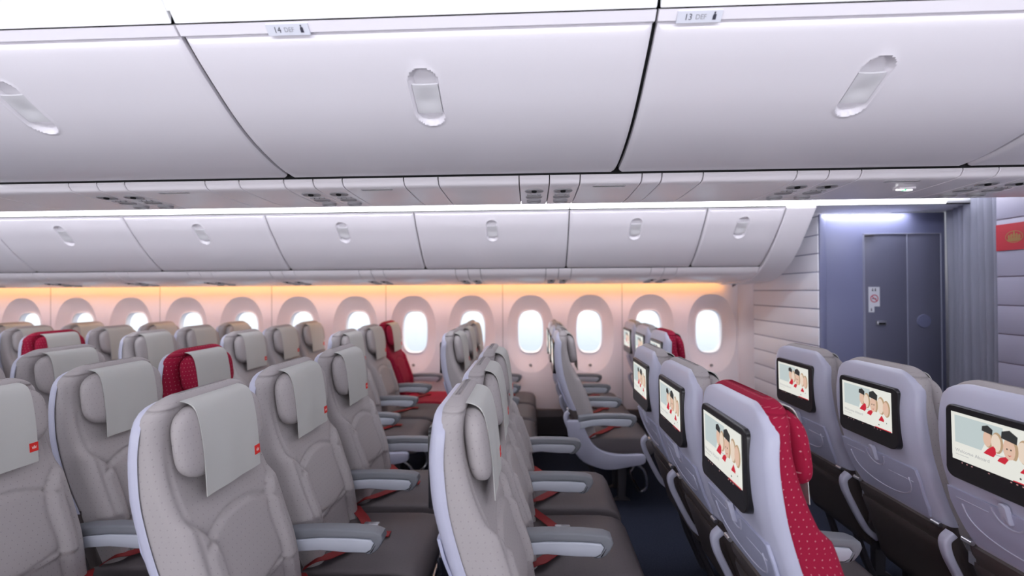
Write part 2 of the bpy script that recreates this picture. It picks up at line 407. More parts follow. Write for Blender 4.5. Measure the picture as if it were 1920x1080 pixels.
for k, (a, b) in enumerate(zip(near_edges[1:-1], near_edges[2:])):
    root, at, tot = make_bin(NEARP, a, b, 1.232)
    tag(root, near_lab[k], 'overhead bin', 'large bins above the centre seats')
    rl = rail(root, a, b, [(1.0795, 2.1225), (1.062, 2.1400), (1.075, 2.150), (1.10, 2.13)], 0)
    if k in (1, 2):
        px = -.645 if k == 1 else .350; wdt = .105
        ox, oy, oz = root.location
        d = Vector((0, 1.062-1.0795, 2.14-2.1225)).normalized(); nn = Vector((0, -d.z, d.y)); 
        if nn.y > 0: nn = -nn
        base = Vector((px-ox, 1.0825-oy, 2.1185-oz))
        def P(u, v, h=.0): return base+Vector((u, 0, 0))+d*v+nn*h
        bm = bmesh.new(); A = [bm.verts.new(P(u, v, h)) for h in (-.004, .0028) for u, v in ((0, 0), (wdt, 0), (wdt, .025), (0, .025))]
        for f in ((0, 1, 2, 3), (4, 5, 6, 7), (0, 1, 5, 4), (1, 2, 6, 5), (2, 3, 7, 6), (3, 0, 4, 7)): bm.faces.new([A[i] for i in f])
        pk = obj('row_placard', bm, 'white', root, smooth=False)
        bm = bmesh.new(); n_ = '14' if k == 1 else '13'
        text_faces(n_, .019, lambda u, v: P(.017+u, .0065+v, .0034), 0, bm)
        text_faces('DEF', .015, lambda u, v: P(.043+u, .0075+v, .0034), 1, bm)
        flat_poly(bm, ell(.087, .0205, .0022, .0022, 10), lambda u, v: P(u, v, .0034), 2)
        flat_poly(bm, [(.0835, .0055), (.0915, .0055), (.0915, .0165), (.089, .018), (.085, .018), (.0835, .014)], lambda u, v: P(u, v, .0034), 2)
        t_ = obj('row_number', bm, ['ink', 'pale_ink', 'ink'], pk, smooth=False, recalc=False)
# ceiling cove panels directly above the near bins
ce = [-2.3]+[v+.0 for v in near_edges[2:-1]]+[2.66]
cove = [(1.0600, 2.1430), (1.025, 2.185), (.985, 2.215), (1.0, 2.235), (1.06, 2.20)]
for k, (a, b) in enumerate([(-2.05, -.876), (-.872, .302), (.306, 1.484), (1.488, 2.66)]):
    bm = bmesh.new(); prism(bm, cove, a+.002, b-.002, bev=.002, axis='x'); struct(obj('trim_cove_%d' % (k+1), bm, 'ceil', smooth='auto'))
far_edges = [-6.22, -5.14, -4.06, -2.99, -1.922, -.832, .275, 1.231, 1.761]
ordn = ['', 'end', 'second', 'third', 'fourth', 'fifth', 'sixth', 'seventh', 'eighth']
for k, (a, b) in enumerate(zip(far_edges[:-1], far_edges[1:])):
    root, at, tot = make_bin(FARP, a, b, 3.237, gap=.008); j = 8-k
    tag(root, 'short overhead bin over the windows, next to the front bulkhead' if j == 1 else 'overhead bin over the windows, %s back from the front bulkhead' % ordn[j], 'overhead bin', 'far bins above the window seats')
    rail(root, a, b, [(3.147, 2.0375), (3.143, 2.0425), (3.16, 2.0465), (3.17, 2.038)], 0)
# rounded end fairing of the far bins
ep = [(3.15, 2.035), (3.262, 1.885), (3.385, 1.735), (3.50, 1.64), (3.62, 1.575), (3.80, 1.535), (4.25, 1.525)]
at, tot = resample(ep, 0); bm = bmesh.new(); rings = []
for x, inn in ((1.765, .004), (1.770, 0), (1.94, 0), (1.958, .004), (1.967, .014), (1.970, .03)):
    r_ = []
    for k in range(41):
        p, nr = at(tot*k/40); r_.append((x, p[0]-nr[0]*inn, p[1]-nr[1]*inn))
    r_ += [(x, 4.45, 1.56), (x, 4.45, 2.05), (x, 3.17, 2.06)]
    rings.append(r_)
loft(bm, rings); tag(obj('bin_end_fairing', bm, 'bin', smooth='auto'), 'smooth curved white end cap closing the far row of bins beside the bulkhead', 'bin fairing')
# back side of the centre bins (faces the far aisle)
bm = bmesh.new(); back = [(3.64-y, z) for y, z in NEARP]
loft(bm, [[(x, y, z) for y, z in back+[(2.58, 2.20), (1.82, 2.25), (1.82, 1.93), (2.0, 1.91)]] for x in (XR, 2.74)]); struct(obj('trim_centre_bin_back', bm, 'bin', smooth='auto'))
bm = bmesh.new(); box(bm, (-6.3, 3.168, 2.036), (1.968, 3.178, 2.075)); struct(obj('trim_far_bin_gap', bm, 'gap', smooth=False))
# far aisle cove lights: one lens per bin
bm = bmesh.new()
for k, (a, b) in enumerate([(-6.3, -3.0), (-2.99, .27), (.28, 1.968), (1.972, 2.80)]):
    bm = bmesh.new(); prism(bm, [(3.136, 2.051), (3.10, 2.125), (3.05, 2.16), (3.08, 2.18), (3.15, 2.12)], a, b, axis='x')
    tag(obj('cove_light', bm, 'strip', smooth='auto'), ['left', 'middle', 'right', 'short front'][k]+' length of the bright white ceiling light line over the far aisle', 'ceiling light', 'far aisle light line')

# ------------------------------------------------------------------ passenger service panels
PN = [(1.612, 1.886), (1.622, 1.872), (1.645, 1.865), (1.75, 1.860), (1.86, 1.857), (1.95, 1.860), (2.00, 1.868), (2.028, 1.886)]
PF = [(3.53, 1.645), (3.56, 1.612), (3.62, 1.583), (3.72, 1.562), (3.90, 1.548), (4.10, 1.541), (4.25, 1.541)]
def panel(prof, x0, x1, kind, label, group, mirror=False):
    at, tot = resample(prof, 0); cx = (x0+x1)/2; root = empty('service_panel', (cx, prof[0][0], prof[0][1])); oy, oz = prof[0]
    bm = bmesh.new(); hw = (x1-x0)/2-.0018; rings = []
    for x, inn in ((-hw, .006), (-hw, .002), (-hw+.002, 0), (hw-.002, 0), (hw, .002), (hw, .006)):
        a_ = []
        for k in range(25):
            p, nr = at(tot*k/24); a_.append((x, p[0]-nr[0]*inn-oy, p[1]-nr[1]*inn-oz))
        b_ = [(x, y, z+.010) for _, y, z in reversed(a_)]
        rings.append(a_+b_)
    loft(bm, rings); obj('panel', bm, 'psu', root, smooth='auto')
    def disc(name, s, rx, rs, m_, x=0, th=.003, par=root, rim=True):
        bm = bmesh.new(); rr = []
        for sc_, h in ((1.0, .0), (.97, th), (.86, th*1.2), (.80, th*.4), (0.02, th*.3)):
            ring = []
            for k in range(28):
                a = 2*PI*k/28; p, nr = at(s+math.sin(a)*rs*sc_); ring.append((x+math.cos(a)*rx*sc_, p[0]+nr[0]*h-oy, p[1]+nr[1]*h-oz))
            rr.append(ring)
        loft(bm, rr); return obj(name, bm, m_, par, smooth='auto')
    k_ = tot/.43 if tot < .6 else 1.0
    s0 = .11 if prof is PN else .20
    if kind == 'lamp':
        disc('reading_light', s0, .036, .030, 'psud')
        d2 = disc('lamp_lens', s0-.004, .010, .009, 'gap', th=.0055)
        bm = bmesh.new()
        for q in (-1, 0, 1):
            p, nr = at(s0+.052); prism_y = p[0]-oy
            box(bm, (q*.020-.008, prism_y-.006, p[1]-oz-.004), (q*.020+.008, prism_y+.006, p[1]-oz+.001), .001)
        obj('call_button', bm, 'psud', root, smooth=False)
        disc('reading_light', s0+.090, .034, .026, 'psud'); disc('air_nozzle', s0+.155, .030, .026, 'psud', th=.008)
    if kind == 'slot':
        bm = bmesh.new(); p, nr = at(.055)
        loft(bm, [[(x*sc_, p[0]-oy+y*sc_+nr[0]*h, p[1]-oz+nr[1]*h) for x, y in rrect(.12, .022, .010)] for sc_, h in ((1, -.001), (1, .0016), (.94, .0018), (.90, .0005))])
        obj('speaker_slot', bm, 'psud', root, smooth='auto')
    tag(root, label, 'service panel', group)
ne = [(-2.6, -2.1, 'b'), (-2.1, -1.74, 'b'), (-1.74, -1.63, 'lamp'), (-1.63, -1.52, 'lamp'), (-1.52, -1.21, 'slot'), (-1.21, -1.08, 'b'), (-1.08, -.91, 'b'),
      (-.91, -.80, 'lamp'), (-.80, -.69, 'lamp'), (-.69, -.462, 'slot'), (-.462, -.335, 'b'), (-.335, -.04, 'b'), (-.04, .07, 'lamp'), (.07, .18, 'lamp'),
      (.18, .40, 'slot'), (.40, .47, 'b'), (.47, .615, 'b'), (.615, .94, 'b'), (.94, 1.05, 'lamp'), (1.05, 1.16, 'lamp'), (1.16, 1.50, 'slot'), (1.50, 1.62, 'b'),
      (1.62, 1.73, 'lamp'), (1.73, 1.84, 'lamp'), (1.84, 2.2, 'b'), (2.2, 2.66, 'b')]
under = lambda x: 'left large bin' if x < -.87 else 'bin 14' if x < .304 else 'bin 13' if x < 1.484 else 'large bin at the right edge'
cnt = {}
num = ['first', 'second', 'third', 'fourth', 'fifth', 'sixth', 'seventh', 'eighth', 'ninth', 'tenth', 'eleventh', 'twelfth', 'thirteenth', 'fourteenth', 'fifteenth', 'sixteenth', 'seventeenth', 'eighteenth', 'nineteenth', 'twentieth', 'twenty-first', 'twenty-second', 'twenty-third', 'twenty-fourth', 'twenty-fifth', 'twenty-sixth', 'twenty-seventh', 'twenty-eighth', 'twenty-ninth', 'thirtieth']
for a, b, k in ne:
    u = under(a); nm = {'b': 'plain', 'lamp': 'reading-light', 'slot': 'slotted'}[k]; c_ = cnt.get((u, nm), 0); cnt[(u, nm)] = c_+1
    panel(PN, a, b, k, '%s service panel under %s, %s of its kind there' % (nm, u, num[c_]), 'service panels under the near bins')
fx = [-5.55, -4.85, -4.12, -3.40, -2.70, -2.01, -1.28, -.50, .22, 1.04]
cnt = {}; xprev = -6.2
for k, x in enumerate(fx):
    for a, b, kd in ((xprev, x-.10, 'b'), (x-.10, x, 'lamp'), (x, x+.10, 'lamp')):
        nm = 'plain' if kd == 'b' else 'reading-light'
        side = '' if kd == 'b' else (', left of pair' if b == x else ', right of pair')
        panel(PF, a, b, kd, '%s panel over window seats%s, %s group from the front' % (nm, side, num[len(fx)-1-k]), 'service panels over the window seats')
    xprev = x+.10
panel(PF, xprev, 1.764, 'b', 'front-most plain service panel over the window seats beside the bin fairing', 'service panels over the window seats')
bm = bmesh.new(); loft(bm, [[(x, y, z+.014) for y, z in PN] + [(x, y, z+.03) for y, z in reversed(PN)] for x in (XR, 2.74)]); struct(obj('trim_centre_panel_backing', bm, 'gap', smooth=False))
bm = bmesh.new(); loft(bm, [[(x, y, z+.014) for y, z in PF] + [(x, y, z+.03) for y, z in reversed(PF)] for x in (XR, 1.764)]); struct(obj('trim_window_panel_backing', bm, 'gap', smooth=False))
# amber wash light channel along the top of the window wall
bm = bmesh.new(); prism(bm, [(4.30, 1.572), (4.36, 1.560), (4.365, 1.575), (4.30, 1.586)], -6.2, 1.76, axis='x')
tag(obj('amber_wash_light', bm, 'ostrip', smooth=False), 'amber light line glowing along the top of the window wall', 'wash light')
# glowing spots under bin 13 imitating the reflection of an exit sign
r = empty('sign_reflection', (1.408, 1.745, 1.858)); bm = bmesh.new(); box(bm, (-.03, -.018, -.006), (.03, .018, .002), .002); obj('reflection_base', bm, 'psu', r, smooth=False)
bm = bmesh.new()
loft(bm, [[(-.018+x, y-.004, z) for x, y in ell(0, 0, .014, .010, 14)] for z in (-.0085, -.005)]); loft(bm, [[(.018+x, y+.006, z) for x, y in ell(0, 0, .016, .009, 14)] for z in (-.0085, -.005)], mi=0)
loft(bm, [[(x, y, z) for x, y in ell(0, .002, .008, .009, 12)] for z in (-.0088, -.005)], mi=1)
obj('reflection_spots', bm, ['lit', 'green'], r, smooth=False); tag(r, 'small glowing white and green sign reflection under the right part of bin 13', 'sign reflection')

# ------------------------------------------------------------------ front bulkheads, lavatory, curtain
XB = 2.17
def ribbed(name, x, y0, y1, z1, z0_line, pitch, th=.03, m_='bulk'):
    bm = bmesh.new(); zs = []; k = -12
    while z0_line+pitch*k < 0.02: k += 1
    z = 0.0
    edges = [0.0]
    while z0_line+pitch*k < z1: edges.append(z0_line+pitch*k); k += 1
    edges.append(z1)
    for a, b in zip(edges[:-1], edges[1:]):
        if b-a < .01: continue
        box(bm, (x, y0, a+.0035), (x+th, y1, b-.0035), .003)
    box(bm, (x+.006, y0+.001, 0), (x+th+.004, y1-.001, z1), 0, 1)
    return struct(obj(name, bm, [m_, 'groove'], smooth='auto'))
ribbed('wall_front_window_block', XB, 3.48, 4.60, 2.10, 1.468, .1405)
bm = bmesh.new(); prism(bm, [(XB-.09, YW), (XB-.075, YW-.05), (XB-.03, YW-.12), (XB, YW-.14), (XB, YW)], 0, 1.54, axis='z'); struct(obj('trim_wall_corner', bm, 'wall', smooth='auto'))
bm = bmesh.new(); box(bm, (XB-.004, 3.50, 0), (XB+.001, 4.55, .30)); struct(obj('baseboard_front', bm, 'lavd', smooth=False))
ribbed('wall_front_centre_block', 2.75, .90, 2.76, 2.15, 1.377, .167, m_='bulkc')
bm = bmesh.new(); box(bm, (2.5, -1, 0), (2.55, .30, 1.9)); struct(obj('wall_front_near_block', bm, 'bulk', smooth=False))
bm = bmesh.new(); prism(bm, [(3.135, 2.068), (3.15, 2.054), (3.50, 2.054), (3.50, 2.10), (3.135, 2.10)], 1.972, 3.25, axis='x'); struct(obj('ceiling_lavatory_front', bm, 'ceil', smooth=False))
bm = bmesh.new(); box(bm, (1.972, 3.146, 2.049), (3.12, 3.156, 2.0565)); struct(obj('trim_ceiling_gap', bm, 'gap', smooth=False))
area('lavatory_lamp', (2.52, 3.435, 2.050), .62, .03, 2.6, COOL, (0, .12, -1))
# red sign with crown on the centre bulkhead
r = empty('crown_sign', (2.748, 2.45, 1.77)); bm = bmesh.new(); box(bm, (-.006, -.45, -.075), (.001, .305, .078), .001); obj('sign_panel', bm, 'logo_red', r, smooth=False)
bm = bmesh.new(); XX = lambda u, v: (-.0072, .205-u, v)
for k in range(5): flat_poly(bm, ell((k-2)*.014, .008-abs(k-2)*.004, .0065, .017-abs(k-2)*.002, 12), XX, 0)
flat_poly(bm, ell(0, -.016, .036, .011, 20), lambda u, v: (-.0074, .205-u, v), 0); flat_poly(bm, ell(0, .029, .005, .005, 10), XX, 0)
for k in range(28):
    a, b = 2*PI*k/28, 2*PI*(k+1)/28; flat_poly(bm, [(.043*math.cos(a), .031*math.sin(a)), (.047*math.cos(a), .035*math.sin(a)), (.047*math.cos(b), .035*math.sin(b)), (.043*math.cos(b), .031*math.sin(b))], XX, 0)
obj('crown_emblem', bm, 'gold', r, smooth=False); tag(r, 'red sign band with a small gold crown on the right-hand bulkhead', 'sign')
# lavatory
YL = 3.48; lv = empty('lavatory', (2.6, YL, 0)); ox = 2.6
bm = bmesh.new(); box(bm, (2.173-ox, 0, 0), (3.10-ox, 1.05, 2.05), .006); box(bm, (2.178-ox, -.012, 0), (2.225-ox, .01, 2.045), .004); obj('wall_panel', bm, 'lav', lv, smooth='auto')
dr = None
for i, (a, b) in enumerate(((2.508, 2.812), (2.818, 3.055))):
    bm = bmesh.new(); box(bm, (a-ox, -.010, .02), (b-ox, .004, 1.885), .003); d_ = obj('door_leaf', bm, 'lavd', lv, smooth='auto')
    if i == 0: dr = d_
bm = bmesh.new()
for a, b, z0, z1 in ((2.499, 2.507, 0, 1.893), (2.8125, 2.8175, 0, 1.888), (3.056, 3.063, 0, 1.893), (2.499, 3.063, 1.886, 1.893)):
    box(bm, (a-ox, -.014, z0), (b-ox, .004, z1), .0015)
obj('door_frame', bm, 'lavt', lv, smooth=False)
bm = bmesh.new(); box(bm, (2.505-ox, -.020, 1.872), (2.57-ox, -.008, 1.882), .002); obj('door_closer', bm, 'frame', lv, smooth=False)
bm = bmesh.new(); box(bm, (2.583-ox, -.028, 1.205), (2.650-ox, -.010, 1.240), .006); obj('door_handle', bm, 'steel', dr, smooth='auto')
bm = bmesh.new(); box(bm, (2.592-ox, -.030, 1.210), (2.642-ox, -.026, 1.224), .001); obj('handle_slot', bm, 'gap', dr, smooth=False)
bm = bmesh.new(); bmesh.ops.create_cone(bm, segments=32, radius1=.05, radius2=.048, depth=.006, cap_ends=True)
for v in bm.verts: v.co = Vector((2.93-ox+v.co.x, -.013-v.co.z, 1.235+v.co.y))
obj('ash_tray_disc', bm, 'lav', lv, smooth='auto')
bm = bmesh.new(); box(bm, (2.532-ox, -.0135, 1.345), (2.612-ox, -.0095, 1.492)); box(bm, (2.532-ox, -.0135, 1.302), (2.572-ox, -.0095, 1.345))
sg = obj('door_placard', bm, 'white', dr, smooth=False)
bm = bmesh.new(); PX = lambda u, v: (2.572-ox+u, -.0142, 1.405+v)
n_ = 28
for k in range(n_):
    a, b = 2*PI*k/n_, 2*PI*(k+1)/n_
    flat_poly(bm, [(.023*math.cos(a), .023*math.sin(a)), (.030*math.cos(a), .030*math.sin(a)), (.030*math.cos(b), .030*math.sin(b)), (.023*math.cos(b), .023*math.sin(b))], PX, 0)
flat_poly(bm, [(-.019, .014), (-.014, .019), (.019, -.014), (.014, -.019)], lambda u, v: (2.572-ox+u, -.0146, 1.405+v), 0)
flat_poly(bm, [(-.017, -.004), (.015, -.004), (.015, .002), (-.017, .002)], PX, 1)
for q in (-.012, .008):
    flat_poly(bm, ell(q, .073, .004, .004, 8), PX, 1); flat_poly(bm, [(q-.006, .055), (q+.006, .055), (q+.005, .068), (q-.005, .068)], PX, 1)
flat_poly(bm, ell(-.022, -.076, .004, .004, 8), PX, 1); flat_poly(bm, [(-.026, -.093), (-.018, -.093), (-.018, -.081), (-.026, -.081)], PX, 1)
obj('no_smoking_mark', bm, ['sign_red', 'ink'], sg, smooth=False, recalc=False)
tag(lv, 'blue-grey lavatory cubicle with folding door beyond the far aisle', 'lavatory')
# curtain bunched across the aisle between lavatory and centre bulkhead
bm = bmesh.new(); rings = []
a, b = Vector((2.79, 2.77)), Vector((3.12, 3.46)); nn = Vector((-(b-a).y, (b-a).x)).normalized()
for z in [2.08-k*.13 for k in range(17)]:
    front = []; back_ = []
    for k in range(97):
        t = k/96; ph = t*2*PI*7.5+.5*math.sin(t*9); am = .022+.006*math.sin(t*13)
        p = a+(b-a)*t+nn*(am*math.sin(ph)+.004*math.sin(z*3+t*8)); front.append((p.x, p.y, max(z, .02))); q = p+nn*.006; back_.append((q.x, q.y, max(z, .02)))
    rings.append(front+back_[::-1])
loft(bm, rings); tag(obj('aisle_curtain', bm, 'curtain'), 'grey-blue pleated curtain hanging between the lavatory and the right bulkhead', 'curtain')
bm = bmesh.new(); p0 = a-(b-a)*.02; p1 = b; tube(bm, [(p0.x, p0.y, 2.10), (p1.x, p1.y, 2.10)], .012); tag(obj('curtain_rail', bm, 'lavt'), 'slim rail carrying the pleated aisle curtain at the ceiling', 'curtain rail')

# ------------------------------------------------------------------ the seats
XSP = [(.60, -.118), (.66, -.142), (.75, -.182), (.85, -.214), (.93, -.233), (1.0, -.240), (1.06, -.241), (1.12, -.234), (1.16, -.226), (1.187, -.214)]
XFP = [(.40, .035, -.05), (.50, .022, -.085), (.64, -.003, -.122), (.75, -.040, -.160), (.85, -.074, -.192), (.95, -.118, -.212), (1.05, -.146, -.222), (1.12, -.152, -.222), (1.195, -.146, -.200)]
def halfw(z, top=1.19, w_=.214, r_=.100):
    c0 = top-r_*.75
    if z < .95: return w_-.014*max(0, (.75-z)/.35)
    w1 = w_-.012*((z-.95)/.24)
    if z <= c0: return w1
    t = min(1, (z-c0)/(top-c0)); return w1-r_*(1-math.sqrt(max(0, 1-t*t)))
def section(xf, xb, hw, r_, front=None, nf=44, nb=10, nc=6, z=0):
    """closed section: front face from -y to +y, corner, back, corner; returns points and arc lengths"""
    r_ = min(r_, (xf-xb)*.48, hw*.9); P_ = []
    for k in range(nf+1):
        y = -(hw-r_)+2*(hw-r_)*k/nf; P_.append((xf+(front(y, z) if front else 0), y))
    for k in range(1, nc+1):
        a = PI/2*k/nc; P_.append((xf-r_+r_*math.cos(a)+(front(hw, z)*math.cos(a) if front else 0), hw-r_+r_*math.sin(a)))
    for k in range(1, 5): P_.append((xf-r_+(xb+r_-(xf-r_))*k/5, hw))
    for k in range(nc+1):
        a = PI/2*k/nc; P_.append((xb+r_-r_*math.sin(a), hw-r_+r_*math.cos(a)))
    for k in range(1, nb): P_.append((xb, (hw-r_)-2*(hw-r_)*k/nb))
    for k in range(nc+1):
        a = PI/2*k/nc; P_.append((xb+r_-r_*math.cos(a), -(hw-r_)-r_*math.sin(a)))
    for k in range(1, 5): P_.append((xb+r_+((xf-r_)-(xb+r_))*k/5, -hw))
    for k in range(nc):
        a = PI/2*k/nc; P_.append((xf-r_+r_*math.sin(a)+(front(hw, z)*math.sin(a) if front else 0), -(hw-r_)-r_*math.cos(a)))
    return P_
def zsteps(z0, z1, st, r_):
    o_ = [z0]; v = z0+st
    while v < z1-r_: o_.append(v); v += st
    for k in range(10): o_.append(z1-r_+r_*math.sin(PI/2*k/10))
    return o_+[z1-.0006]
def relief(y, z):
    a = abs(y); g = 0
    def bump(d, w_, h): return h*math.exp(-(d/w_)**2)
    # bolster inner edge, curling outward at its top
    e_ = .118+.020*max(0, (.62-z)/.2) + (.07*max(0, (z-.755)/.125)**2 if z > .755 else 0)
    if z < .885:
        k = max(0, min(1, (a-e_)/.018)); fade = max(0, min(1, (.885-z)/.03))
        g += .019*k*k*(3-2*k)*fade
        g -= bump(a-e_, .005, .008)*fade
    zc = .845-.045*(a/.15)**2
    if a < .165 and z > .6:
        k = max(0, min(1, (zc-z)/.012)); g += .009*k
        g -= bump(z-zc, .005, .0085)*min(1, (.17-a)/.01)
    zl = .60+.02*(a/.12)
    if a < e_: g -= bump(z-zl, .005, .008)
    if z > .50: g -= bump(a-.178, .004, .007)*min(1, max(0, (1.17-z)/.03))
    return g
def loft_sections(bm, zs, fn, mi=0):
    rings = []; uv = []
    vv = 0; prev = None
    for z in zs:
        P_, zz = fn(z); rings.append([(x, y, zz) for x, y in P_]); u = 0
        if prev: vv += math.hypot(zz-prev[1], P_[22][0]-prev[0])
        prev = (P_[22][0], zz); r_ = [(0, vv)]
        for i in range(1, len(P_)+1):
            q, p = P_[i % len(P_)], P_[i-1]; u += math.hypot(q[0]-p[0], q[1]-p[1]); r_.append((u, vv))
        # keep the front face aligned: measure u from the middle of the front
        m_ = r_[22][0]; uv.append([(a-m_, b) for a, b in r_])
    loft(bm, rings, uvs=uv, mi=mi)
def b_backrest():
    bm = bmesh.new(); top = 1.197; R_ = .032
    def fn(z):
        xf, xb = pl(XFP, z); hw = halfw(z, top); k = 0
        if z > top-R_:
            t = (z-(top-R_))/R_; k = R_*(1-math.sqrt(max(0, 1-t*t)))
        return section(xf-k*.85, xb+k*.68, hw-.005, .030, relief if z < 1.15 else None, z=z), z
    loft_sections(bm, zsteps(.43, top, .0075, R_), fn); return bm
def b_shell():
    bm = bmesh.new(); top = 1.183; R_ = .014
    def fn(z):
        xs_ = pl(XSP, z)[0]; hw = halfw(z, top, .214, .102); k = 0
        if z > top-R_:
            t = (z-(top-R_))/R_; k = R_*(1-math.sqrt(max(0, 1-t*t)))
        P_ = section(xs_+.034, xs_+k, hw, .012, None, nb=24, z=z)
        return [(x+(.024*max(0, (abs(y)-.158)/.056)**2 if x < xs_+.03 else 0), y) for x, y in P_], z
    loft_sections(bm, zsteps(.655, top, .018, R_), fn); return bm
def shell_x(z): return pl(XSP, z)[0]
def on_shell(y, z, h=0): return (shell_x(z)-h, y, z)
def b_cushion():
    bm = bmesh.new(); ys = []; rings = []; uv = []
    N = 30
    # side view outline swept across the width with rounded edges
    for i in range(23):
        t = -1+2*i/22; y = .216*math.sin(t*PI/2)
        e_ = max(0, abs(y)-.188)/.028; k = .022*(1-math.sqrt(max(0, 1-min(1, e_)**2)))
        out = []
        top = [(-.04, .462), (.03, .468), (.10, .470), (.18, .472), (.26, .474), (.33, .474), (.385, .468), (.42, .452), (.44, .425), (.442, .395), (.43, .370), (.405, .352), (.36, .345), (.2, .345), (.05, .345), (-.04, .35)]
        for j, (x, z) in enumerate(top):
            bl = .006*max(0, 1-((abs(y)-.0)/.2)**2)*(1 if j < 7 else 0)
            gr = -.004*math.exp(-((abs(y)-.150)/.006)**2)*(1 if 1 < j < 9 else 0)
            cx_, cz_ = .2, .41; out.append((x+(cx_-x)*k*1.2, y, z+(cz_-z)*k*6+bl+gr))
        rings.append(out); u = [(y, -.2)]
        d = 0; r_ = [(y, 0)]
        for j in range(1, len(out)+1):
            d += math.dist(out[j % len(out)], out[j-1]); r_.append((y, d))
        uv.append(r_)
    loft(bm, rings, uvs=uv); return bm
def b_headrest():
    bm = bmesh.new(); rings = []; uv = []; nz = 26; ny = 40
    for i in range(ny+1):
        v = -1+2*i/ny; y = .178*math.sin(v*PI/2); q = min(1, abs(y)/.178)
        ks = max(.02, (1-q**4.0)**(1/3.0)); ring = []; u_ = []
        for j in range(nz):
            a = 2*PI*j/nz; c_, s_ = math.cos(a), math.sin(a)
            ex = math.copysign(abs(c_)**.75, c_); ez = math.copysign(abs(s_)**.55, s_)
            x = ex*.035*max(.15, (1-q**6)**.5); z = ez*.103*ks
            ring.append((-.124-z*.14+x+.010*q*q, y, 1.065+z)); 
        d = 0; rr = []
        for j in range(nz+1):
            q3 = ring[j % nz]; rr.append((y+q3[0]*1.1, q3[2]+(.02 if q3[0] < -.13 else 0)*0))
        rings.append(ring); uv.append(rr)
    loft(bm, rings, uvs=uv); return bm
def cover_path():
    p = [(-.187, 1.12), (-.186, 1.150), (-.178, 1.170), (-.160, 1.1775), (-.136, 1.176), (-.114, 1.165), (-.100, 1.140), (-.089, 1.09), (-.082, 1.04), (-.077, .985), (-.074, .94), (-.072, .915)]
    return smooth_path([(x, z) for x, z in p], 3)
def b_cover():
    bm = bmesh.new(); P_ = cover_path(); n = len(P_); fr = []; 
    for i, (x, z) in enumerate(P_):
        a, b = P_[max(i-1, 0)], P_[min(i+1, n-1)]; tx, tz = b[0]-a[0], b[1]-a[1]; l = math.hypot(tx, tz); nx, nz = -tz/l, tx/l
        if nx < 0 and i > n/2: nx, nz = -nx, -nz
        t = i/(n-1); row = []; rb = []
        for k in range(15):
            y = -.121+.242*k/14; wv = .0015*math.sin(k*.9+t*3)*t
            row.append((x+.0012+wv, y, z+(.0012 if i < n/2 else 0))); rb.append((x-.0012+wv, y, z-(.0012 if i < n/2 else 0)))
        fr.append(row+rb[::-1])
    loft(bm, fr); return bm
def b_tab():
    bm = bmesh.new()
    def X(u, v, h=.0026): # u from far edge inward, v height
        z = v; P_ = cover_path(); x = min(P_[len(P_)//2:], key=lambda p: abs(p[1]-z))[0]; return (x+h+.0012, u, z)
    y1, y0, z0, z1 = .1212, .0952, .952, .981
    for h0, h1 in ((-.0045, .0026),):
        A = [bm.verts.new(X(u, v, h)) for h in (h0, h1) for u, v in ((y0, z0), (y1, z0), (y1, z1), (y0, z1))]
        for f in ((0, 1, 2, 3), (4, 5, 6, 7), (0, 1, 5, 4), (1, 2, 6, 5), (2, 3, 7, 6), (3, 0, 4, 7)): bm.faces.new([A[i] for i in f])
    cy, cz = (y0+y1)/2, (z0+z1)/2; q = lambda u, v: X(cy+u, cz+v, .0031)
    flat_poly(bm, [(-.006, -.005), (.006, -.005), (.008, .005), (.004, .001), (.0, .007), (-.004, .001), (-.008, .005)], q, 1)
    return bm
def b_arm(aisle=False):
    """padded armrest, side view outline x forward"""
    bm = bmesh.new(); hw = .025
    pad = [(-.085, .628), (-.02, .640), (.08, .646), (.20, .646), (.275, .640), (.300, .630), (.306, .612), (.296, .590), (.280, .570), (.262, .560), (.240, .560),
           (.262, .575), (.274, .598), (.262, .612), (.20, .616), (.08, .616), (0, .608), (-.085, .592)]
    prism(bm, pad, -hw, hw, bev=.007, seg=3); return bm
def b_armin():
    bm = bmesh.new(); ins = [(-.075, .596), (0, .608), (.08, .615), (.20, .615), (.262, .611), (.273, .598), (.262, .576), (.245, .566), (.18, .566), (.08, .572), (0, .566), (-.075, .545)]
    prism(bm, ins, -.0262, .0262, bev=.005, seg=3); return bm
def b_bezel():
    bm = bmesh.new()
    # outline in (y,z): rounded, slightly wider at the top, deep lower lip
    o_ = []
    for cx, cz, rr, a0 in ((.132, 1.096, .021, 0), (-.132, 1.096, .021, 90), (-.122, .925, .032, 180), (.122, .925, .032, 270)):
        for k in range(8):
            a = math.radians(a0+90*k/7); o_.append((cx+rr*math.cos(a), cz+rr*math.sin(a)))
    rings = []
    for s_, h in ((1.0, -.014), (1.0, .000), (.992, .0035), (.975, .005), (.955, .0045), (.88, .0045), (.76, .0045), (.5, .0045), (.02, .0045)):
        ring = []
        for y, z in o_:
            yy = y*s_; zz = 1.005+(z-1.005)*s_; lip = .006*max(0, (.945-zz)/.045) if zz < .945 else 0
            ring.append((-.2405-(h+(lip if h > 0 else 0))-(zz-.985)*.02, yy, zz))
        rings.append(ring)
    loft(bm, rings); return bm
SX = lambda z: -.2405-.0050-(z-.985)*.02
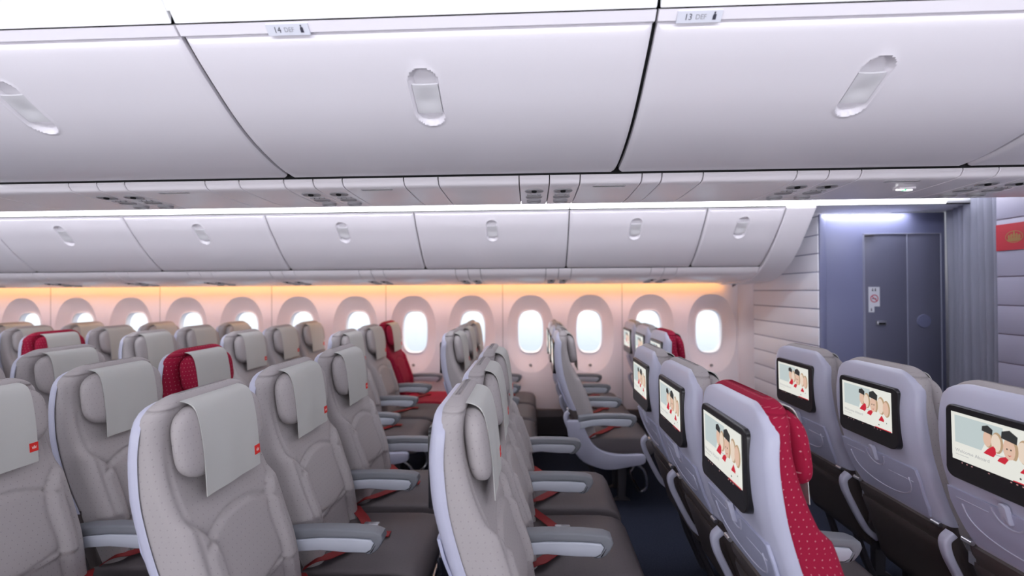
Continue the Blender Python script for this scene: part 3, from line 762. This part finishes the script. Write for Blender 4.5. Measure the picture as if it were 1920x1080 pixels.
def b_screen():
    bm = bmesh.new(); W, H = .256, .146; y0 = W/2+.004; z1 = 1.097
    def q(u, v, h=0): return (SX(z1-v*H)-.0006*(1+h), y0-u*W, z1-v*H)
    def R(u0, v0, u1, v1, mi, h=0): flat_poly(bm, [(u0, v0), (u1, v0), (u1, v1), (u0, v1)], lambda u, v: q(u, v, h), mi)
    R(0, 0, 1, 1, 0); R(.045, .06, .965, .63, 1, .5); R(.60, .06, .965, .63, 0, .7)
    def E(cx, cy, rx, ry, mi, h, a0=0, a1=360): flat_poly(bm, ell(cx, cy, rx, ry, 20, a0, a1), lambda u, v: q(u, v, h), mi)
    def Pg(pts, mi, h): flat_poly(bm, pts, lambda u, v: q(u, v, h), mi)
    Pg([(.36, .63), (.42, .40), (.55, .36), (.62, .60)], 0, .9)
    # four attendants: hair, face, dark cap, red scarf
    for cx, cy, s_, sk in ((.43, .33, 1.05, 2), (.525, .36, 1.2, 3), (.80, .38, 1.35, 3), (.90, .42, 1.25, 2), (.665, .40, 1.45, 2)):
        h = 1+cx*.5+(1.2 if cx == .665 else 0)
        E(cx+.012*s_, cy+.02, .052*s_, .17*s_, 4, h); E(cx, cy+.03, .043*s_, .145*s_, sk, h+.2)
        if cx in (.43, .665, .82):
            Pg([(cx-.055*s_, cy-.10*s_), (cx+.055*s_, cy-.07*s_), (cx+.062*s_, cy-.17*s_), (cx+.01, cy-.23*s_), (cx-.05*s_, cy-.19*s_)], 5, h+.4)
    for ex in (.645, .685): E(ex, .43, .008, .016, 5, 3.6)
    Pg([(.645, .53), (.665, .545), (.69, .525), (.668, .565)], 6, 3.6)
    Pg([(.39, .66), (.44, .55), (.50, .46), (.525, .50), (.53, .60), (.50, .68)], 6, 4)
    Pg([(.54, .72), (.57, .64), (.63, .59), (.66, .63), (.62, .74)], 6, 4.2)
    Pg([(.77, .78), (.83, .64), (.88, .76)], 6, 4.2)
    Pg([(.56, .70), (.70, .60), (.86, .62), (.965, .80), (.60, .80)], 0, 3.0)
    R(.045, .72, .965, .96, 0, 3.2)
    Pg([(.77, .79), (.82, .68), (.875, .79)], 6, 4.4)
    text_faces('Welcome Aboard', .0142, lambda u, v: q((.014+u)/W, .82-v/H, 5), 7, bm)
    R(.055, .87, .22, .878, 7, 5); E(.775, .90, .010, .020, 5, 5); E(.92, .80, .007, .014, 5, 5)
    R(.70, .972, 1, .995, 6, 5)
    return bm
def b_keys():
    bm = bmesh.new()
    for k, y in enumerate((.10, .085, .07, .02, -.04, -.055, -.07)):
        z = .9455; box(bm, (SX(z)-.0015, y-.002, z-.0015), (SX(z)-.001, y+.002, z+.0015))
    return bm
def b_tray():
    bm = bmesh.new()
    # folded table: outline on the shell
    o_ = [(.185, .845), (-.185, .845), (-.190, .80), (-.178, .70), (-.165, .668), (.165, .668), (.178, .70), (.190, .80)]
    R_ = []
    for i in range(len(o_)):
        a, b, c = Vector(o_[i-1]), Vector(o_[i]), Vector(o_[(i+1) % len(o_)])
        for t in (.12, .04): R_.append(b+(a-b)*min(t, .5)*.8)
        for t in (.04, .12): R_.append(b+(c-b)*min(t, .5)*.8)
    # subdivide so that it follows the shell curve
    Q = []
    for i in range(len(R_)):
        a, b = R_[i], R_[(i+1) % len(R_)]; n = max(1, int((b-a).length/.02))
        for k in range(n): Q.append(a+(b-a)*k/n)
    rings = []
    for s_, h in ((1.0, -.004), (1.0, .0035), (.985, .006), (.9, .006), (.7, .006), (.4, .006), (.02, .006)):
        rings.append([on_shell(p.x*s_, .757+(p.y-.757)*s_, h) for p in Q])
    loft(bm, rings)
    return bm
def b_tray_arc():
    bm = bmesh.new(); pts = []
    for k in range(25):
        a = PI*k/24; pts.append(on_shell(.145*math.cos(a), .800-.095*math.sin(a)**.7, .0065))
    tube(bm, pts, .0028, 6)
    for z0, y0, y1 in ((.815, .16, .06), (.79, -.05, -.16)):
        tube(bm, [on_shell(y0+(y1-y0)*k/6, z0, .006) for k in range(7)], .0016, 6)
    return bm
def b_latch():
    bm = bmesh.new(); rings = []
    for s_, h in ((1.0, .004), (1.0, .014), (.85, .018), (.05, .0185)):
        rings.append([on_shell(x*s_, .838+z*s_, h) for x, z in rrect(.022, .062, .009)])
    loft(bm, rings)
    tube(bm, [on_shell(.045*math.cos(a), .838-.045*math.sin(a), .0065) for a in [PI*k/14 for k in range(15)]], .003, 6)
    return bm
def b_pin(s_):
    bm = bmesh.new(); tube(bm, [(shell_x(.665)-.006, s_*.172, .660), (shell_x(.665)-.006, s_*.205, .660)], .008, 12); return bm
PKT = [(.30, -.035), (.38, -.055), (.46, -.080), (.55, -.112), (.62, -.140), (.665, -.150)]
def b_pocket():
    bm = bmesh.new(); rings = []
    zs = [.30+.365*k/22 for k in range(23)]
    for i, z in enumerate(zs):
        xb = pl(PKT, z)[0]; k = 0
        if z > .645: k = .02*((z-.645)/.02)**2
        if z < .33: k = .03*((.33-z)/.03)**2
        g = .006*math.exp(-((z-.60)/.006)**2)
        P_ = section(xb+.075, xb+k+g, .208, .033, None, nf=12, nb=16, nc=5); rings.append([(x, y, z) for x, y in P_])
    loft(bm, rings); return bm
def b_pocket_flap():
    bm = bmesh.new(); rings = []
    for z in [.33+.26*k/14 for k in range(15)]:
        xb = pl(PKT, z)[0]-.010; e_ = min(z-.33, .59-z); k = .008*(1-min(1, e_/.02))**2
        rings.append([(xb+k+(.006 if abs(y) > .185 else 0), y, z) for y in [-.195+.39*j/20 for j in range(21)]]+[(xb+.014, y, z) for y in [.195-.39*j/20 for j in range(21)]])
    loft(bm, rings); return bm
def b_bracket():
    """curved rear arm linking backrest and base at the seat side"""
    bm = bmesh.new(); pts = smooth_path([(-.150, 0, .655), (-.172, 0, .630), (-.165, 0, .585), (-.14, 0, .53), (-.11, 0, .47), (-.075, 0, .41), (-.03, 0, .37)], 4)
    rings = []
    for i, p in enumerate(pts):
        t = (Vector(pts[min(i+1, len(pts)-1)])-Vector(pts[max(i-1, 0)])).normalized(); nn = Vector((t.z, 0, -t.x)); wd = .017-.006*i/len(pts)
        rings.append([Vector(p)+nn*a+Vector((0, b, 0)) for a, b in rrect(.026, wd*2, .008, 3)])
    loft(bm, rings); return bm
def b_belt(side):
    bm = bmesh.new()
    if side < 0: p = [(-.01, -.200, .47), (.03, -.192, .495), (.06, -.165, .488), (.10, -.12, .487), (.15, -.06, .486), (.18, -.01, .488)]
    else: p = [(-.01, .200, .47), (.02, .195, .498), (.05, .16, .498), (.09, .12, .489), (.13, .06, .488), (.155, .035, .495)]
    tube(bm, smooth_path(p, 5), 0, flat=(.042, .0022)); 
    if side < 0: box(bm, (.175, -.022, .486), (.245, .016, .491), .001)
    return bm
def b_buckle():
    bm = bmesh.new(); box(bm, (.120, .010, .488), (.185, .058, .508), .005); return bm
def b_shroud():
    """pale side fairing on the aisle end of a seat block"""
    bm = bmesh.new()
    o_ = smooth_path([(-.165, .60), (-.155, .50), (-.12, .40), (-.055, .325), (.04, .285), (.127, .272), (.24, .29), (.345, .312), (.362, .345), (.345, .375), (.22, .372), (.12, .382), (.05, .41), (.0, .46), (-.035, .53), (-.05, .60)], 3)
    prism(bm, o_, -.022, .018, bev=.008, seg=3); return bm
def b_legs():
    bm = bmesh.new()
    for y in (-.10, .10):
        prism(bm, [(.20, .34), (.27, .34), (.255, .02), (.29, .0), (.17, .0), (.205, .02)], y-.018, y+.018, bev=.004)
        tube(bm, [(-.02, y, .33), (.02, y, .20), (.10, y, .02)], .016)
    box(bm, (-.02, -.23, .305), (.05, .23, .345), .008); box(bm, (.20, -.23, .305), (.27, .23, .345), .008)
    return bm
def b_bar():
    bm = bmesh.new(); tube(bm, smooth_path([(.24, -.19, .33), (.36, -.19, .25), (.385, -.19, .14), (.35, -.17, .09), (.34, -.10, .085), (.34, .10, .085), (.35, .17, .09), (.385, .19, .14), (.36, .19, .25), (.24, .19, .33)], 5), .009, 8); return bm

class Kit: pass
def build_seat(red):
    """a seat with every part it can have; copies drop what their place lacks"""
    r = empty('airline_seat'); g = 'red' if red else 'grey'
    def a(name, bm, m_, par=None, sm='auto', lab=None):
        o = obj(name, bm, m_, par or r, smooth=sm)
        if lab: o['label'] = lab
        return o
    br = a('backrest', b_backrest(), g, sm=True)
    sh = a('seat_shell', b_shell(), 'shell')
    a('seat_cushion', b_cushion(), 'redseat' if red else 'seat', sm=True)
    a('headrest', b_headrest(), g, sm=True)
    cv = a('headrest_cover', b_cover(), 'cover', lab='white cloth cover'); a('logo_tab', b_tab(), ['tab', 'tabmark'], cv, sm=False, lab='small red tab with a pale crown')
    bz = a('screen_bezel', b_bezel(), 'bezel', lab='black screen surround')
    a('display', b_screen(), ['s_white', 's_sky', 's_skin', 's_skin2', 's_hair', 's_dark', 's_red', 's_grey'], bz, sm=False, lab='lit screen showing attendants and a welcome line')
    a('control_key', b_keys(), 'tabmark', bz, sm=False)
    tr = a('tray_table', b_tray(), 'tray'); a('tray_ridge', b_tray_arc(), 'shell', tr, sm=True); a('tray_latch', b_latch(), 'shell', tr)
    a('hinge_pin', b_pin(-1), 'steel', lab='steel hinge pin'); a('hinge_pin', b_pin(1), 'steel', lab='steel hinge pin')
    pk = a('seat_back_pocket', b_pocket(), 'leather', lab='dark brown lower back'); a('pocket_flap', b_pocket_flap(), 'leather', pk)
    bl = a('seat_belt', b_belt(-1), 'belt', lab='red belt webbing'); a('seat_belt', b_belt(1), 'belt', lab='red belt webbing'); a('buckle', b_buckle(), 'steel', bl)
    a('leg', b_legs(), 'frame')
    a('baggage_bar', b_bar(), 'steel')
    for nm, y in (('armrest', -.245), ('armrest_end', .245)):
        am = a(nm, b_arm(), 'arm'); am.location = (0, y, 0); i_ = a('armrest_insert', b_armin(), 'armin', am)
        k = a('rear_bracket' if nm == 'armrest' else 'rear_bracket_end', b_bracket(), 'shell'); k.location = (0, y, 0)
    s_ = a('side_fairing', b_shroud(), 'shell'); s_.location = (0, -.245, 0)
    return r
def copy_seat(src, loc, skip):
    c = src.copy(); C.objects.link(c); c.location = loc
    for ch in src.children:
        if ch.name.split('.')[0] in skip: continue
        k = ch.copy(); C.objects.link(k); k.parent = c
        if ch.name.startswith('armrest_end'): k.name = 'armrest'
        if ch.name.startswith('rear_bracket_end'): k.name = 'rear_bracket'
        for g_ in ch.children:
            q = g_.copy(); C.objects.link(q); q.parent = k
    return c
src = {False: build_seat(False), True: build_seat(True)}
bpy.context.view_layer.update()
CY = [1.328, 1.818, 2.308]; WY = [3.30, 3.79, 4.28]
pos3 = {'c': ['near', 'middle', 'far'], 'w': ['aisle', 'middle', 'window']}
rown = ['first', 'second', 'third', 'fourth', 'fifth', 'sixth', 'seventh', 'eighth', 'ninth', 'tenth']
seats = []
for k, (X, which) in enumerate([(1.560, (0, 1, 2)), (.798, (0, 1, 2)), (-.028, (0, 1, 2)), (-.828, (0, 1, 2)), (-1.597, (0, 1, 2)), (-2.35, (1, 2))]):
    for i in which: seats.append(('c', k, i, X, CY[i]))
for k, X in enumerate([1.15, .40, -.40, -1.21, -1.995, -2.74, -3.50, -4.27, -5.03]):
    for i in (0, 1, 2):
        seats.append(('w', k, i, X, WY[i]))
reds = {('c', 1, 0), ('c', 4, 2), ('w', 0, 0), ('w', 3, 2), ('w', 6, 0)}
for b, k, i, X, Y in seats:
    red = (b, k, i) in reds
    skip = set()
    if i != 2: skip |= {'armrest_end', 'rear_bracket_end'}
    if i != 0: skip |= {'side_fairing'}
    if i == 1: skip |= {'leg', 'baggage_bar'}
    s_ = copy_seat(src[red], (X, Y, 0), skip)
    view = {'c': ['with lit rear screen']*2+['edge on in foreground']+['with white headrest cover']*3, 'w': ['with rear screen']+['with white headrest cover']*8}[b][k]
    lab = '%s airline seat %s, %s seat of %s %s row from bulkhead' % ('crimson' if red else 'grey', view, pos3[b][i], rown[k], 'centre' if b == 'c' else 'window-side')
    tag(s_, lab, 'airline seat', 'centre block seats' if b == 'c' else 'window block seats')
for r_ in src.values():
    for ch in list(r_.children):
        for g_ in list(ch.children): bpy.data.objects.remove(g_)
        bpy.data.objects.remove(ch)
    bpy.data.objects.remove(r_)
